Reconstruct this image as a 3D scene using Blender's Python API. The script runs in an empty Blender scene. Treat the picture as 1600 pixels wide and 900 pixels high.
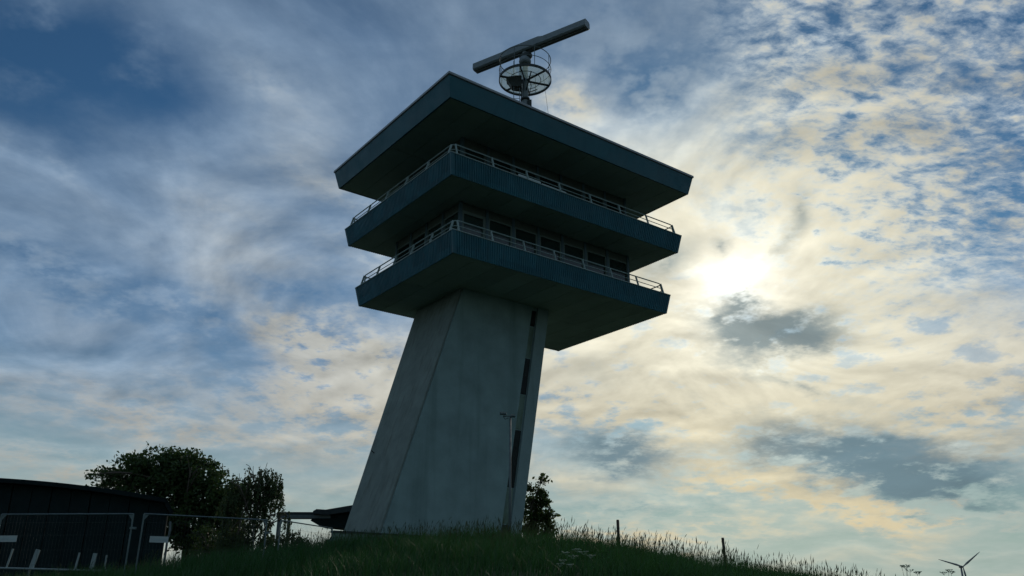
import bpy, math, random
import numpy as np
from mathutils import Vector, Matrix

SC = bpy.context.scene
COL = SC.collection
R = math.radians

# ------------------------------------------------------------------ camera
cam_data = bpy.data.cameras.new('camera')
cam = bpy.data.objects.new('camera', cam_data)
COL.objects.link(cam)
cam_data.sensor_width = 36.0
cam_data.lens = 36.0 * 1306.9 / 1600.0
cam_data.clip_start = 0.1
cam_data.clip_end = 12000
_p, _r = R(20.797), R(0.124)
_F = Vector((0, math.cos(_p), math.sin(_p)))
_X = Vector((1, 0, 0))
_U = _X.cross(_F)
_X2 = _X * math.cos(_r) + _U * math.sin(_r)
_U2 = _U * math.cos(_r) - _X * math.sin(_r)
cam.matrix_world = Matrix(((_X2.x, _U2.x, -_F.x, 0), (_X2.y, _U2.y, -_F.y, 0),
                           (_X2.z, _U2.z, -_F.z, 0), (0, 0, 0, 1)))
SC.camera = cam
SC.view_settings.view_transform = 'Standard'
SC.view_settings.look = 'None'
SC.view_settings.gamma = 1.0
SC.view_settings.use_curve_mapping = False
SC.view_settings.exposure = -1.0

# ------------------------------------------------------------------ sun and sky
SUN_AZ, SUN_EL = 16.0, 20.1
SUN = Vector((math.sin(R(SUN_AZ)) * math.cos(R(SUN_EL)),
              math.cos(R(SUN_AZ)) * math.cos(R(SUN_EL)), math.sin(R(SUN_EL))))
sun_data = bpy.data.lights.new('sun', 'SUN')
sun_data.energy = 2.0
sun_data.angle = R(1.5)
sun_data.color = (1.0, 0.9, 0.74)
sun = bpy.data.objects.new('sun', sun_data)
sun.rotation_euler = SUN.to_track_quat('Z', 'Y').to_euler()
sun.location = SUN * 300
COL.objects.link(sun)

world = bpy.data.worlds.new('World')
SC.world = world
world.use_nodes = True


class NG:
    """small expression builder for a node tree"""
    def __init__(self, tree):
        self.t = tree
        self.n = tree.nodes
        self.l = tree.links

    def put(self, sock, v):
        if isinstance(v, bpy.types.NodeSocket):
            self.l.new(v, sock)
        elif v is not None:
            sock.default_value = v

    def m(self, op, a, b=None, c=None, clamp=False):
        n = self.n.new('ShaderNodeMath')
        n.operation = op
        n.use_clamp = clamp
        for i, v in enumerate((a, b, c)):
            self.put(n.inputs[i], v)
        return n.outputs[0]

    def add(self, a, b): return self.m('ADD', a, b)
    def sub(self, a, b): return self.m('SUBTRACT', a, b)
    def mul(self, a, b): return self.m('MULTIPLY', a, b)
    def div(self, a, b): return self.m('DIVIDE', a, b)
    def pow(self, a, b): return self.m('POWER', a, b)
    def mad(self, a, b, c): return self.m('MULTIPLY_ADD', a, b, c)
    def clamp(self, a): return self.m('ADD', a, 0.0, clamp=True)

    def sstep(self, v, lo, hi, a=0.0, b=1.0):
        n = self.n.new('ShaderNodeMapRange')
        n.interpolation_type = 'SMOOTHSTEP'
        for i, x in enumerate((v, lo, hi, a, b)):
            self.put(n.inputs[i], x)
        return n.outputs[0]

    def lin(self, v, lo, hi, a=0.0, b=1.0):
        n = self.n.new('ShaderNodeMapRange')
        for i, x in enumerate((v, lo, hi, a, b)):
            self.put(n.inputs[i], x)
        return n.outputs[0]

    def vm(self, op, a, b=None):
        n = self.n.new('ShaderNodeVectorMath')
        n.operation = op
        self.put(n.inputs[0], a)
        if b is not None:
            self.put(n.inputs['Scale'] if op == 'SCALE' else n.inputs[1], b)
        return n.outputs['Value'] if op in ('DOT_PRODUCT', 'LENGTH') else n.outputs[0]

    def xyz(self, v):
        n = self.n.new('ShaderNodeSeparateXYZ')
        self.put(n.inputs[0], v)
        return n.outputs

    def vec(self, x, y, z=0.0):
        n = self.n.new('ShaderNodeCombineXYZ')
        for i, v in enumerate((x, y, z)):
            self.put(n.inputs[i], v)
        return n.outputs[0]

    def mapping(self, v, loc=(0, 0, 0), rot=(0, 0, 0), scale=(1, 1, 1), kind='POINT'):
        n = self.n.new('ShaderNodeMapping')
        n.vector_type = kind
        self.put(n.inputs[0], v)
        n.inputs['Location'].default_value = loc
        n.inputs['Rotation'].default_value = rot
        n.inputs['Scale'].default_value = scale
        return n.outputs[0]

    def noise(self, v, scale=1.0, detail=4.0, rough=0.5, dist=0.0, color=False, dims='3D'):
        n = self.n.new('ShaderNodeTexNoise')
        n.noise_dimensions = dims
        self.put(n.inputs['Vector'], v)
        n.inputs['Scale'].default_value = scale
        n.inputs['Detail'].default_value = detail
        n.inputs['Roughness'].default_value = rough
        n.inputs['Distortion'].default_value = dist
        return n.outputs['Color' if color else 'Fac']

    def mix(self, f, a, b, mode='MIX'):
        n = self.n.new('ShaderNodeMix')
        n.data_type = 'RGBA'
        n.blend_type = mode
        n.clamp_factor = True
        self.put(n.inputs[0], f)
        for s, v in ((n.inputs[6], a), (n.inputs[7], b)):
            if isinstance(v, (tuple, list)) and len(v) == 3:
                v = (*v, 1)
            self.put(s, v)
        return n.outputs[2]

    def blob(self, v, loc, rad, rot):
        mp = self.mapping(v, (loc[0], loc[1], 0), (0, 0, R(-rot)), (rad[0] * 2.5, rad[1] * 2.5, 1), 'TEXTURE')
        g = self.n.new('ShaderNodeTexGradient')
        g.gradient_type = 'QUADRATIC_SPHERE'
        self.l.new(mp, g.inputs[0])
        return g.outputs['Fac']


# clouds of the evening sky: azimuth, elevation, half-widths (degrees), tilt, amount
COV = [(11.0, 33.5, 6.0, 3.6, 15, -0.5), (20.0, 36.0, 4.0, 2.5, -20, -0.2), (-34.0, 31.4, 8.5, 4.2, -10, -0.55), (-34.5, 32.5, 6.0, 3.2, 0, -0.3), (-26.3, 30.9, 6.25, 3.13, 20, -0.22), (-31.5, 19.2, 6.33, 1.2, 12, -0.32), (-20.7, 17.2, 4.5, 1.2, 15, -0.25), (-18.0, 15.2, 2.5, 1.4, 20, -0.2), (-14.7, 19.9, 4.68, 0.68, 8, -0.35), (-28.6, 23.6, 4.64, 1.55, 15, -0.15), (-32.1, 25.0, 4.45, 1.11, 25, 0.3), (-18.9, 32.6, 2.86, 1.64, 30, 0.22), (-21.7, 24.4, 4.92, 2.87, 20, 0.12), (-14.5, 27.0, 3.39, 1.27, 25, 0.25), (-12.3, 15.3, 3.6, 2.0, 12, 1.9), (-15.7, 16.9, 2.11, 0.42, 0, 0.4), (-13.1, 12.2, 5.5, 1.18, 8, 0.6), (-23.0, 10.7, 10.3, 1.3, 5, 0.5), (-28.6, 8.0, 6.25, 0.8, 5, 0.35), (4.6, 33.0, 1.8, 1.3, 20, 0.9), (15.2, 20.6, 11.9, 8.5, 0, 0.9), (24.9, 28.0, 5.58, 4.78, -20, 0.2), (14.3, 15.5, 11.03, 3.82, 0, 0.45), (8.8, 12.4, 8.58, 1.72, 0, 0.3), (34.5, 29.0, 4.5, 7.5, 0, -0.35), (17.4, 13.2, 17.46, 2.6, 0, 0.85), (7.0, 9.7, 4.06, 1.11, 8, -0.85), (23.1, 8.8, 5.88, 1.33, 14, -0.95), (25.7, 6.6, 5.66, 1.51, 10, -0.6), (8.5, 6.2, 12.58, 0.92, 0, -0.45), (16.0, 7.6, 5.74, 0.74, 10, 1.0), (21.2, 6.0, 3.53, 0.8, 30, 1.1), (28.7, 12.2, 5.64, 2.26, -10, 0.3), (27.5, 8.9, 2.63, 1.13, 10, 0.9), (33.6, 22.6, 2.54, 3.27, 0, -0.2), (27.0, 35.1, 4.96, 2.29, -30, -0.2), (28.8, 22.8, 3.47, 2.31, -30, 0.05), (-8.5, 22.7, 5.21, 2.61, 0, 0.12), (20.1, 3.2, 15.51, 1.55, 0, -0.12), (6.3, 4.2, 12.51, 0.7, -3, 0.6), (26.8, 5.1, 4.41, 0.4, 3, 0.8)]
DARK = [(18.3, 16.8, 3.1, 1.2, 0, 2.8), (14.5, 18.2, 1.3, 0.7, 20, 0.8), (16.2, 19.2, 1.2, 1.0, 40, 1.5), (20.7, 24.6, 0.8, 1.8, 12, 0.7), (19.5, 22.5, 0.58, 2.08, 35, 0.4), (19.8, 13.3, 3.28, 0.45, 22, 0.7), (11.2, 22.2, 2.37, 1.03, -20, 0.75), (15.5, 22.8, 0.55, 0.4, 0, 0.8), (12.5, 12.6, 1.19, 0.68, 20, 0.35), (5.9, 14.6, 3.47, 1.74, 10, 0.35), (16.8, 10.0, 2.47, 1.5, 0, 0.6), (11.5, 19.1, 2.58, 0.78, 10, 0.2), (30.2, 9.1, 2.54, 1.09, 0, 0.35), (7.4, 9.7, 3.8, 1.3, 8, 1.5), (23.5, 8.7, 5.4, 1.5, 12, 1.7), (26.0, 6.6, 4.13, 1.3, 8, 1.1), (16.7, 6.8, 2.44, 0.57, 0, 0.3), (6.8, 6.2, 8.42, 0.59, 0, 0.3)]
SKY_STRENGTH = 0.07


def build_sky():
    g = NG(world.node_tree)
    g.n.clear()
    out = g.n.new('ShaderNodeOutputWorld')
    bg = g.n.new('ShaderNodeBackground')
    bg.inputs['Strength'].default_value = SKY_STRENGTH
    g.l.new(bg.outputs[0], out.inputs[0])
    sky = g.n.new('ShaderNodeTexSky')
    sky.sky_type = 'NISHITA'
    sky.sun_disc = False
    sky.sun_elevation = R(SUN_EL)
    sky.sun_rotation = R(SUN_AZ)
    sky.altitude = 0
    sky.air_density = 1.0
    sky.dust_density = 0.3
    sky.ozone_density = 2.0
    d = g.n.new('ShaderNodeTexCoord').outputs['Generated']
    x, y, z = g.xyz(d)
    el = g.m('ARCSINE', z)
    az = g.m('ARCTAN2', x, y)
    eld = g.mul(el, 180 / math.pi)
    X = g.mul(g.mul(az, 180 / math.pi), g.m('COSINE', el))
    chart = g.vec(X, eld)
    zz = g.add(g.m('MAXIMUM', z, 0.0), 0.24)
    q = g.vec(g.div(x, zz), g.div(y, zz))
    # warped chart for ragged cloud borders
    wq = g.noise(q, 6.5, 5.0, 0.62, color=True)
    wv = g.vm('SUBTRACT', wq, (0.5, 0.5, 0.5))
    chart_w = g.vm('ADD', chart, g.vm('SCALE', wv, 5.5))
    chart_s = g.vm('ADD', chart, g.vm('SCALE', wv, 1.5))      # smoother borders for the wide veils
    cov = 0.0
    for (a, e, ra, re, rot, w) in COV:
        cov = g.mad(g.blob(chart_s if e > 30 and a < -25 else chart_w, (a * math.cos(R(e)), e), (ra, re), rot), w, cov)
    dark = 0.0
    chart_d = g.vm('ADD', chart, g.vm('SCALE', wv, 3.2))
    for (a, e, ra, re, rot, w) in DARK:
        dark = g.mad(g.blob(chart_d, (a * math.cos(R(e)), e), (ra, re), rot), w, dark)
    # noises on the cloud layer
    big = g.noise(g.vm('ADD', q, (3.1, 1.7, 0)), 2.2, 9.0, 0.53, 0.5)
    cir = g.noise(g.mapping(q, rot=(0, 0, R(28)), scale=(2.2, 7.5, 1)), 1.0, 8.0, 0.6, 0.5)
    mac = g.noise(g.mapping(g.vm('ADD', q, g.vm('SCALE', wv, 0.05)), rot=(0, 0, R(-32)), scale=(1.0, 1.6, 1)), 23.0, 6.0, 0.60)
    fine = g.noise(q, 24.0, 5.0, 0.6)
    # altocumulus field lies to the right of the sun, streaks on the other side
    mmask = g.sstep(g.add(X, g.mul(g.sub(eld, 20.0), 0.25)), 14.0, 23.0)
    mmask = g.mul(mmask, g.sstep(eld, 15.0, 23.0))
    base = g.add(g.mul(g.sub(big, 0.5), 1.9), g.mul(g.sub(cir, 0.5), 0.35))
    base = g.add(base, g.mul(g.sub(fine, 0.5), 0.12))
    tex = g.add(g.mul(base, g.sub(1.0, g.mul(mmask, 0.72))), g.mul(g.mul(g.sub(mac, 0.50), 4.2), mmask))
    den_raw = g.add(g.add(tex, 0.5), g.mul(cov, 1.5))
    den = g.sstep(den_raw, -0.35, 0.95)
    den2 = g.sstep(den_raw, 0.3, 1.5)
    # sun angle lobes
    cg = g.m('MAXIMUM', g.vm('DOT_PRODUCT', d, tuple(SUN)), 0.0)
    l1 = g.pow(cg, 3500.0)
    l2 = g.pow(cg, 260.0)
    l3 = g.pow(cg, 40.0)
    l4 = g.pow(cg, 8.0)
    K = 2.0 ** -SC.view_settings.exposure / SKY_STRENGTH

    def col(c, k=1.0):
        return tuple(v * K * k for v in c)

    def acc(c0, terms):
        v = None
        for c, f in terms:
            t = g.vm('SCALE', col(c), f)
            v = t if v is None else g.vm('ADD', v, t)
        return g.vm('ADD', v, col(c0))
    low = g.sstep(eld, 16.0, 3.0)
    thin = acc((0.23, 0.325, 0.445), [((0.2, 0.2, 0.2), l2), ((0.50, 0.45, 0.26), l3), ((0.05, 0.04, 0.02), l4), ((0.13, 0.115, -0.02), low)])
    lit = acc((0.33, 0.37, 0.41), [((0.17, 0.17, 0.17), l2), ((0.10, 0.10, 0.07), l3), ((0.37, 0.29, 0.11), l4), ((0.09, 0.01, -0.11), low)])
    cloud = g.mix(den2, thin, lit)
    # relief of the clouds: sides turned to the sun are brighter
    big_s = g.noise(g.vm('ADD', q, (3.1 - 0.006, 1.7 - 0.05, 0)), 2.2, 9.0, 0.53, 0.5)
    relief = g.add(g.mul(g.sub(big, big_s), 2.6), g.mul(g.sub(fine, 0.5), 0.16))
    relief = g.add(relief, g.mul(g.sub(cir, 0.5), 0.05))
    relief = g.mul(relief, g.sub(1.0, g.mul(low, 0.75)))
    cloud = g.vm('SCALE', cloud, g.m('MINIMUM', g.m('MAXIMUM', g.add(relief, 1.0), 0.62), 1.35))
    drk = acc((0.135, 0.21, 0.255), [((0.04, 0.04, 0.03), l2), ((0.03, 0.03, 0.02), l3)])
    dk = g.sstep(g.add(g.add(dark, g.mul(g.sub(big, 0.5), 0.75)), g.mul(g.sub(fine, 0.5), 0.25)), 0.0, 1.15)
    dk = g.mul(dk, g.sstep(dark, 0.0, 0.25))
    clear = g.mix(1.0, sky.outputs[0], (0.60, 1.12, 1.46), 'MULTIPLY')
    haze = acc((0.27, 0.38, 0.365), [((0.06, 0.03, -0.03), l4)])
    clear = g.mix(g.mul(g.sstep(eld, 17.0, 2.0), 0.9), clear, haze)
    c = g.mix(den, clear, cloud)
    c = g.mix(g.mul(dk, 0.88), c, g.vm('SCALE', drk, g.lin(big, 0.35, 0.65, 0.85, 1.2)))
    core = g.vm('SCALE', col((0.62, 0.60, 0.54)), g.mul(g.mul(g.pow(cg, 1300.0), g.lin(big, 0.3, 0.7, 0.5, 1.6)), g.sub(1.0, g.mul(dk, 0.9))))
    c = g.vm('ADD', c, core)
    g.l.new(c, bg.inputs['Color'])
    SC.cycles.use_adaptive_sampling = True
    SC.cycles.adaptive_threshold = 0.015
    SC.cycles.adaptive_min_samples = 12
    world.cycles.sampling_method = 'MANUAL'
    world.cycles.sample_map_resolution = 512


build_sky()

# ------------------------------------------------------------------ materials
MATS = {}


def mat(name, color, rough=0.6, metal=0.0, var=0.12, scale=3.0, bump=0.0, bscale=20.0,
        streak=None, spec=0.5, stretch=(1, 1, 1), detail=6.0, sheet=0.0, perobj=0.0):
    """Principled material with procedural colour variation and fine relief"""
    m = bpy.data.materials.new(name)
    m.use_nodes = True
    g = NG(m.node_tree)
    b = g.n['Principled BSDF']
    co = g.n.new('ShaderNodeTexCoord').outputs['Object']
    cm = g.mapping(co, scale=stretch)
    n1 = g.noise(cm, scale, detail, 0.6)
    k = g.lin(n1, 0.25, 0.75, 1.0 - var, 1.0 + var)
    if sheet:                                          # sheets about a metre wide, each weathered a little differently
        wn = g.n.new('ShaderNodeTexWhiteNoise')
        sx, sy, sz = g.xyz(co)
        g.l.new(g.vec(g.m('FLOOR', g.mul(sx, 0.94)), g.m('FLOOR', g.mul(sy, 0.94)), g.m('FLOOR', g.mul(sz, 0.3))), wn.inputs[0])
        k = g.mul(k, g.lin(wn.outputs['Value'], 0.0, 1.0, 1.0 - sheet, 1.0 + sheet))
    if perobj:
        k = g.mul(k, g.lin(g.n.new('ShaderNodeObjectInfo').outputs['Random'], 0.0, 1.0, 1.0 - perobj, 1.0 + perobj))
    c = g.vm('SCALE', color, k)
    if streak:
        n2 = g.noise(g.mapping(co, scale=streak[0]), 1.0, 6.0, 0.6)
        f = g.sstep(n2, 0.5, 0.72, 0.0, streak[2])
        c = g.mix(f, c, streak[1])
    g.l.new(c, b.inputs['Base Color'])
    r = g.lin(g.noise(co, scale * 2.3, 3.0, 0.5), 0.3, 0.7, max(rough - 0.1, 0.03), min(rough + 0.1, 1))
    g.l.new(r, b.inputs['Roughness'])
    b.inputs['Metallic'].default_value = metal
    b.inputs['Specular IOR Level'].default_value = spec
    if bump:
        bn = g.n.new('ShaderNodeBump')
        bn.inputs['Strength'].default_value = bump
        bn.inputs['Distance'].default_value = 0.02
        g.l.new(g.noise(co, bscale, 5.0, 0.6), bn.inputs['Height'])
        g.l.new(bn.outputs[0], b.inputs['Normal'])
    MATS[name] = m
    return m


def leaf_mat(name, col, col2, trans, tfac=0.45):
    m = bpy.data.materials.new(name)
    m.use_nodes = True
    g = NG(m.node_tree)
    b = g.n['Principled BSDF']
    out = g.n['Material Output']
    geo = g.n.new('ShaderNodeNewGeometry')
    co = g.n.new('ShaderNodeTexCoord').outputs['Object']
    f = g.add(g.mul(geo.outputs['Random Per Island'], 0.6), g.mul(g.noise(co, 0.8, 3.0, 0.5), 0.4))
    c = g.mix(f, col, col2)
    g.l.new(c, b.inputs['Base Color'])
    b.inputs['Roughness'].default_value = 0.6
    b.inputs['Specular IOR Level'].default_value = 0.25
    t = g.n.new('ShaderNodeBsdfTranslucent')
    g.l.new(g.mix(0.5, c, trans), t.inputs['Color'])
    mx = g.n.new('ShaderNodeMixShader')
    mx.inputs[0].default_value = tfac
    g.l.new(b.outputs[0], mx.inputs[1])
    g.l.new(t.outputs[0], mx.inputs[2])
    g.l.new(mx.outputs[0], out.inputs['Surface'])
    MATS[name] = m
    return m


mat('concrete_front', (0.165, 0.25, 0.25), 0.9, spec=0.2, var=0.2, scale=0.9, bump=0.4, bscale=9,
    streak=((1.6, 1.6, 0.10), (0.095, 0.155, 0.15), 0.45))
mat('concrete_side', (0.145, 0.188, 0.175), 0.9, spec=0.2, var=0.2, scale=1.2, bump=0.5, bscale=14,
    streak=((2.5, 4.5, 0.08), (0.085, 0.095, 0.08), 0.6))
mat('concrete_rib', (0.165, 0.24, 0.24), 0.9, spec=0.2, var=0.12, scale=1.0, bump=0.3,
    streak=((2.0, 2.0, 0.1), (0.10, 0.15, 0.14), 0.4))
mat('concrete_plinth', (0.12, 0.18, 0.15), 0.9, spec=0.2, var=0.25, scale=2.0, bump=0.5,
    streak=((1.2, 1.2, 0.3), (0.07, 0.10, 0.06), 0.6))
mat('teal_cladding', (0.014, 0.092, 0.122), 0.55, spec=0.25, sheet=0.13, var=0.14, scale=0.9, streak=((3, 3, 0.3), (0.008, 0.06, 0.08), 0.5))
mat('teal_fascia', (0.014, 0.088, 0.116), 0.5, spec=0.25, sheet=0.06, var=0.12, scale=0.5, streak=((2, 2, 0.25), (0.008, 0.06, 0.08), 0.45))
mat('soffit', (0.28, 0.37, 0.345), 0.9, perobj=0.10, spec=0.2, var=0.12, scale=0.6, bump=0.1)
mat('coping', (0.20, 0.23, 0.25), 0.5, var=0.15)
mat('rail_paint', (0.19, 0.27, 0.26), 0.5, var=0.12, scale=2)
mat('frame_white', (0.075, 0.12, 0.11), 0.5, var=0.1)
mat('frame_shaded', (0.045, 0.065, 0.06), 0.5, var=0.1)  # upper storey frames: deeper shade under the roof put into the base colour
mat('header', (0.045, 0.065, 0.055), 0.7, var=0.15)
mat('spandrel', (0.07, 0.19, 0.25), 0.35, var=0.15)
mat('mullion', (0.035, 0.08, 0.10), 0.5, var=0.1)
mat('glass_dim', (0.010, 0.016, 0.015), 0.5, var=0.2, spec=0.12)
mat('glass', (0.016, 0.028, 0.025), 0.08, perobj=0.7, var=0.2, spec=0.5)
mat('deck', (0.18, 0.18, 0.17), 0.9)
mat('roofing', (0.06, 0.06, 0.06), 0.9)
mat('steel_grey', (0.075, 0.105, 0.11), 0.6, 0.1, var=0.15)
mat('radar_paint', (0.13, 0.17, 0.185), 0.45, 0.0, var=0.15, scale=2)
mat('steel_dark', (0.03, 0.042, 0.042), 0.6, 0.1, spec=0.25, var=0.2)
mat('galvanised', (0.075, 0.115, 0.12), 0.45, 0.5, var=0.2, scale=6)
mat('sign_white', (0.27, 0.34, 0.34), 0.5, var=0.06)
mat('sign_print', (0.25, 0.33, 0.34), 0.6)
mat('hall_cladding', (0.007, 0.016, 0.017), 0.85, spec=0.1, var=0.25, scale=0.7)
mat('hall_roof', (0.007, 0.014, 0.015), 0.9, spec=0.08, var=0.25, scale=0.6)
mat('walkway', (0.025, 0.035, 0.038), 0.7, spec=0.2, var=0.2)
mat('white_paint', (0.17, 0.23, 0.23), 0.55, var=0.12)
mat('bark_grey', (0.07, 0.06, 0.045), 0.9, var=0.3, scale=6, bump=0.6)
mat('bark_birch', (0.34, 0.33, 0.29), 0.85, var=0.2, scale=4, streak=((3, 3, 9), (0.04, 0.04, 0.035), 0.9), bump=0.3)
mat('wood_post', (0.06, 0.048, 0.038), 0.9, var=0.3, scale=8, bump=0.5, stretch=(1, 1, 0.2))
mat('turbine_white', (0.16, 0.18, 0.19), 0.5, var=0.05)
mat('soil', (0.035, 0.05, 0.02), 0.95, var=0.35, scale=0.6, bump=0.5)
mat('umbel', (0.17, 0.24, 0.16), 0.8, var=0.15)
leaf_mat('maple_leaf', (0.022, 0.048, 0.016), (0.040, 0.075, 0.022), (0.10, 0.16, 0.03), 0.28)
leaf_mat('birch_leaf', (0.024, 0.046, 0.018), (0.045, 0.07, 0.026), (0.10, 0.15, 0.04), 0.28)
leaf_mat('sapling_leaf', (0.024, 0.05, 0.016), (0.045, 0.08, 0.022), (0.14, 0.17, 0.03), 0.35)
leaf_mat('grass_blade', (0.012, 0.058, 0.015), (0.026, 0.085, 0.022), (0.05, 0.14, 0.025), 0.26)
leaf_mat('grass_seed', (0.018, 0.036, 0.014), (0.038, 0.052, 0.022), (0.07, 0.09, 0.025), 0.28)


def grating_mat():
    """steel grating: real open area, so part of the light passes straight through"""
    m = bpy.data.materials.new('grating')
    m.use_nodes = True
    g = NG(m.node_tree)
    b = g.n['Principled BSDF']
    b.inputs['Base Color'].default_value = (0.30, 0.38, 0.30, 1)
    b.inputs['Roughness'].default_value = 0.6
    co = g.n.new('ShaderNodeTexCoord').outputs['Object']
    tl = g.n.new('ShaderNodeBsdfTranslucent')
    tl.inputs['Color'].default_value = (0.48, 0.58, 0.46, 1)
    m0 = g.n.new('ShaderNodeMixShader')
    m0.inputs[0].default_value = 0.75
    g.l.new(b.outputs[0], m0.inputs[1])
    g.l.new(tl.outputs[0], m0.inputs[2])
    tr = g.n.new('ShaderNodeBsdfTransparent')
    mx = g.n.new('ShaderNodeMixShader')
    g.l.new(g.lin(g.noise(co, 1.5, 3.0, 0.5), 0.3, 0.7, 0.30, 0.45), mx.inputs[0])
    g.l.new(m0.outputs[0], mx.inputs[1])
    g.l.new(tr.outputs[0], mx.inputs[2])
    g.l.new(mx.outputs[0], g.n['Material Output'].inputs['Surface'])
    MATS['grating'] = m


grating_mat()


# ------------------------------------------------------------------ mesh helpers
class MB:
    def __init__(self):
        self.v = []
        self.f = []

    def poly(self, pts):
        i = len(self.v)
        self.v += [tuple(p) for p in pts]
        self.f.append(tuple(range(i, i + len(pts))))
        return self

    def loft(self, rings, caps=True, closed=True):
        base = len(self.v)
        n = len(rings[0])
        for r in rings:
            self.v += [tuple(p) for p in r]
        for k in range(len(rings) - 1):
            for i in range(n if closed else n - 1):
                j = (i + 1) % n
                a, b = base + k * n, base + (k + 1) * n
                self.f.append((a + i, a + j, b + j, b + i))
        if caps:
            self.f.append(tuple(base + i for i in reversed(range(n))))
            self.f.append(tuple(base + (len(rings) - 1) * n + i for i in range(n)))
        return self

    def box(self, x0, x1, y0, y1, z0, z1):
        return self.loft([[(x0, y0, z0), (x1, y0, z0), (x1, y1, z0), (x0, y1, z0)],
                          [(x0, y0, z1), (x1, y0, z1), (x1, y1, z1), (x0, y1, z1)]])

    def prism(self, poly0, z0, poly1, z1):
        return self.loft([[(x, y, z0) for x, y in poly0], [(x, y, z1) for x, y in poly1]])

    def bar(self, p0, p1, w, h=None, up=(0, 0, 1)):
        h = h or w
        p0, p1 = Vector(p0), Vector(p1)
        d = (p1 - p0).normalized()
        u = Vector(up)
        if abs(d.dot(u)) > 0.97:
            u = Vector((0, 1, 0))
        s = d.cross(u).normalized()
        t = s.cross(d).normalized()
        o = [s * (a * w / 2) + t * (b * h / 2) for a, b in ((-1, -1), (1, -1), (1, 1), (-1, 1))]
        return self.loft([[p0 + k for k in o], [p1 + k for k in o]])

    def tube(self, pts, r, n=6, closed=False):
        pts = [Vector(p) for p in pts]
        m = len(pts)
        rr = r if isinstance(r, (list, tuple)) else [r] * m
        rings = []
        ref = Vector((0, 0, 1))
        for i, p in enumerate(pts):
            if closed:
                d = (pts[(i + 1) % m] - pts[i - 1]).normalized()
            else:
                d = (pts[min(i + 1, m - 1)] - pts[max(i - 1, 0)]).normalized()
            u = ref if abs(d.dot(ref)) < 0.95 else Vector((1, 0, 0))
            s = d.cross(u).normalized()
            t = s.cross(d).normalized()
            rings.append([p + (s * math.cos(2 * math.pi * k / n) + t * math.sin(2 * math.pi * k / n)) * rr[i] for k in range(n)])
        if closed:
            rings.append(rings[0])
        return self.loft(rings, caps=not closed)

    def lathe(self, c, prof, n=20):
        rings = [[(c[0] + r * math.cos(2 * math.pi * k / n), c[1] + r * math.sin(2 * math.pi * k / n), c[2] + z)
                  for k in range(n)] for r, z in prof]
        return self.loft(rings)

    def build(self, name, material, parent=None, off=(0, 0, 0), smooth=False, **props):
        me = bpy.data.meshes.new(name)
        o3 = Vector(off)
        me.from_pydata([tuple(Vector(p) - o3) for p in self.v], [], self.f)
        me.materials.append(MATS[material])
        if smooth:
            me.polygons.foreach_set('use_smooth', [True] * len(me.polygons))
        me.update()
        return link(name, me, parent, **props)


def link(name, me, parent=None, **props):
    o = bpy.data.objects.new(name, me)
    COL.objects.link(o)
    if parent is not None:
        o.parent = parent
    for k, v in props.items():
        o[k] = v
    return o


def thing(name, label, category, loc, rz=0.0, group=None):
    o = bpy.data.objects.new(name, None)
    o.empty_display_size = 0.3
    COL.objects.link(o)
    o.location = loc
    o.rotation_euler = (0, 0, rz)
    o['label'] = label
    o['category'] = category
    if group:
        o['group'] = group
    return o


def dup(root, loc, rz, label):
    """copy of a thing with its parts and sub-parts"""
    r = root.copy()
    COL.objects.link(r)
    r.location = loc
    r.rotation_euler = (0, 0, rz)
    r['label'] = label
    for ch in list(root.children):
        c = ch.copy()
        COL.objects.link(c)
        c.parent = r
        for gc in list(ch.children):
            d = gc.copy()
            COL.objects.link(d)
            d.parent = c
    return r


# ------------------------------------------------------------------ ground: grassy dyke
ZX = [-400, -60, -30, -17.3, -13.4, -9.5, -6.9, -3, 1, 3.7, 7.3, 12.6, 17.3, 25, 60, 400]
ZZ = [-1.4, -0.6, -0.05, 0.1, 0.3, 0.95, 1.42, 1.68, 1.78, 1.35, 0.72, -0.25, -0.95, -1.3, -1.5, -1.6]


def ground_z(x, y):
    x = np.asarray(x, float)
    y = np.asarray(y, float)
    # softened crest profile
    zc = sum(np.interp(x + k, ZX, ZZ) for k in (-1.6, -0.8, 0, 0.8, 1.6)) / 5
    t = np.clip((y - 3) / 27, 0, 1)
    s = t * t * (3 - 2 * t)
    back = np.clip((y - 75) / 60, 0, 1)
    back = back * back * (3 - 2 * back)
    bump = 0.06 * np.sin(x * 0.9 + y * 0.35) * np.sin(y * 0.7 - x * 0.2) + 0.04 * np.sin(x * 2.1 + 1.3) * np.sin(y * 1.7)
    near = np.exp(-((np.abs(x) / 45) ** 4)) * np.clip((y - 3) / 5, 0, 1)
    return -1.6 + (zc + 1.6) * s * (1 - back) + bump * near


def axis(lo, hi, step, far):
    a = list(np.arange(lo, hi + 1e-6, step))
    d = step
    p = hi
    while p < far:
        d *= 1.35
        p += d
        a.append(p)
    d = step
    p = lo
    while p > -far:
        d *= 1.35
        p -= d
        a.insert(0, p)
    return np.array(a)


def build_ground():
    gx = axis(-34, 34, 0.8, 6000)
    gy = axis(-4, 62, 0.8, 6000)
    X, Y = np.meshgrid(gx, gy)
    Z = ground_z(X, Y)
    v = np.stack([X.ravel(), Y.ravel(), Z.ravel()], 1)
    nx, ny = len(gx), len(gy)
    i = (np.arange(ny - 1)[:, None] * nx + np.arange(nx - 1)[None]).ravel()
    f = np.stack([i, i + 1, i + nx + 1, i + nx], 1)
    me = bpy.data.meshes.new('ground')
    me.from_pydata(v.tolist(), [], f.tolist())
    me.materials.append(MATS['soil'])
    me.polygons.foreach_set('use_smooth', [True] * len(me.polygons))
    link('ground', me, kind='structure')


build_ground()


def gz(x, y):
    return float(ground_z(x, y))


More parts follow.
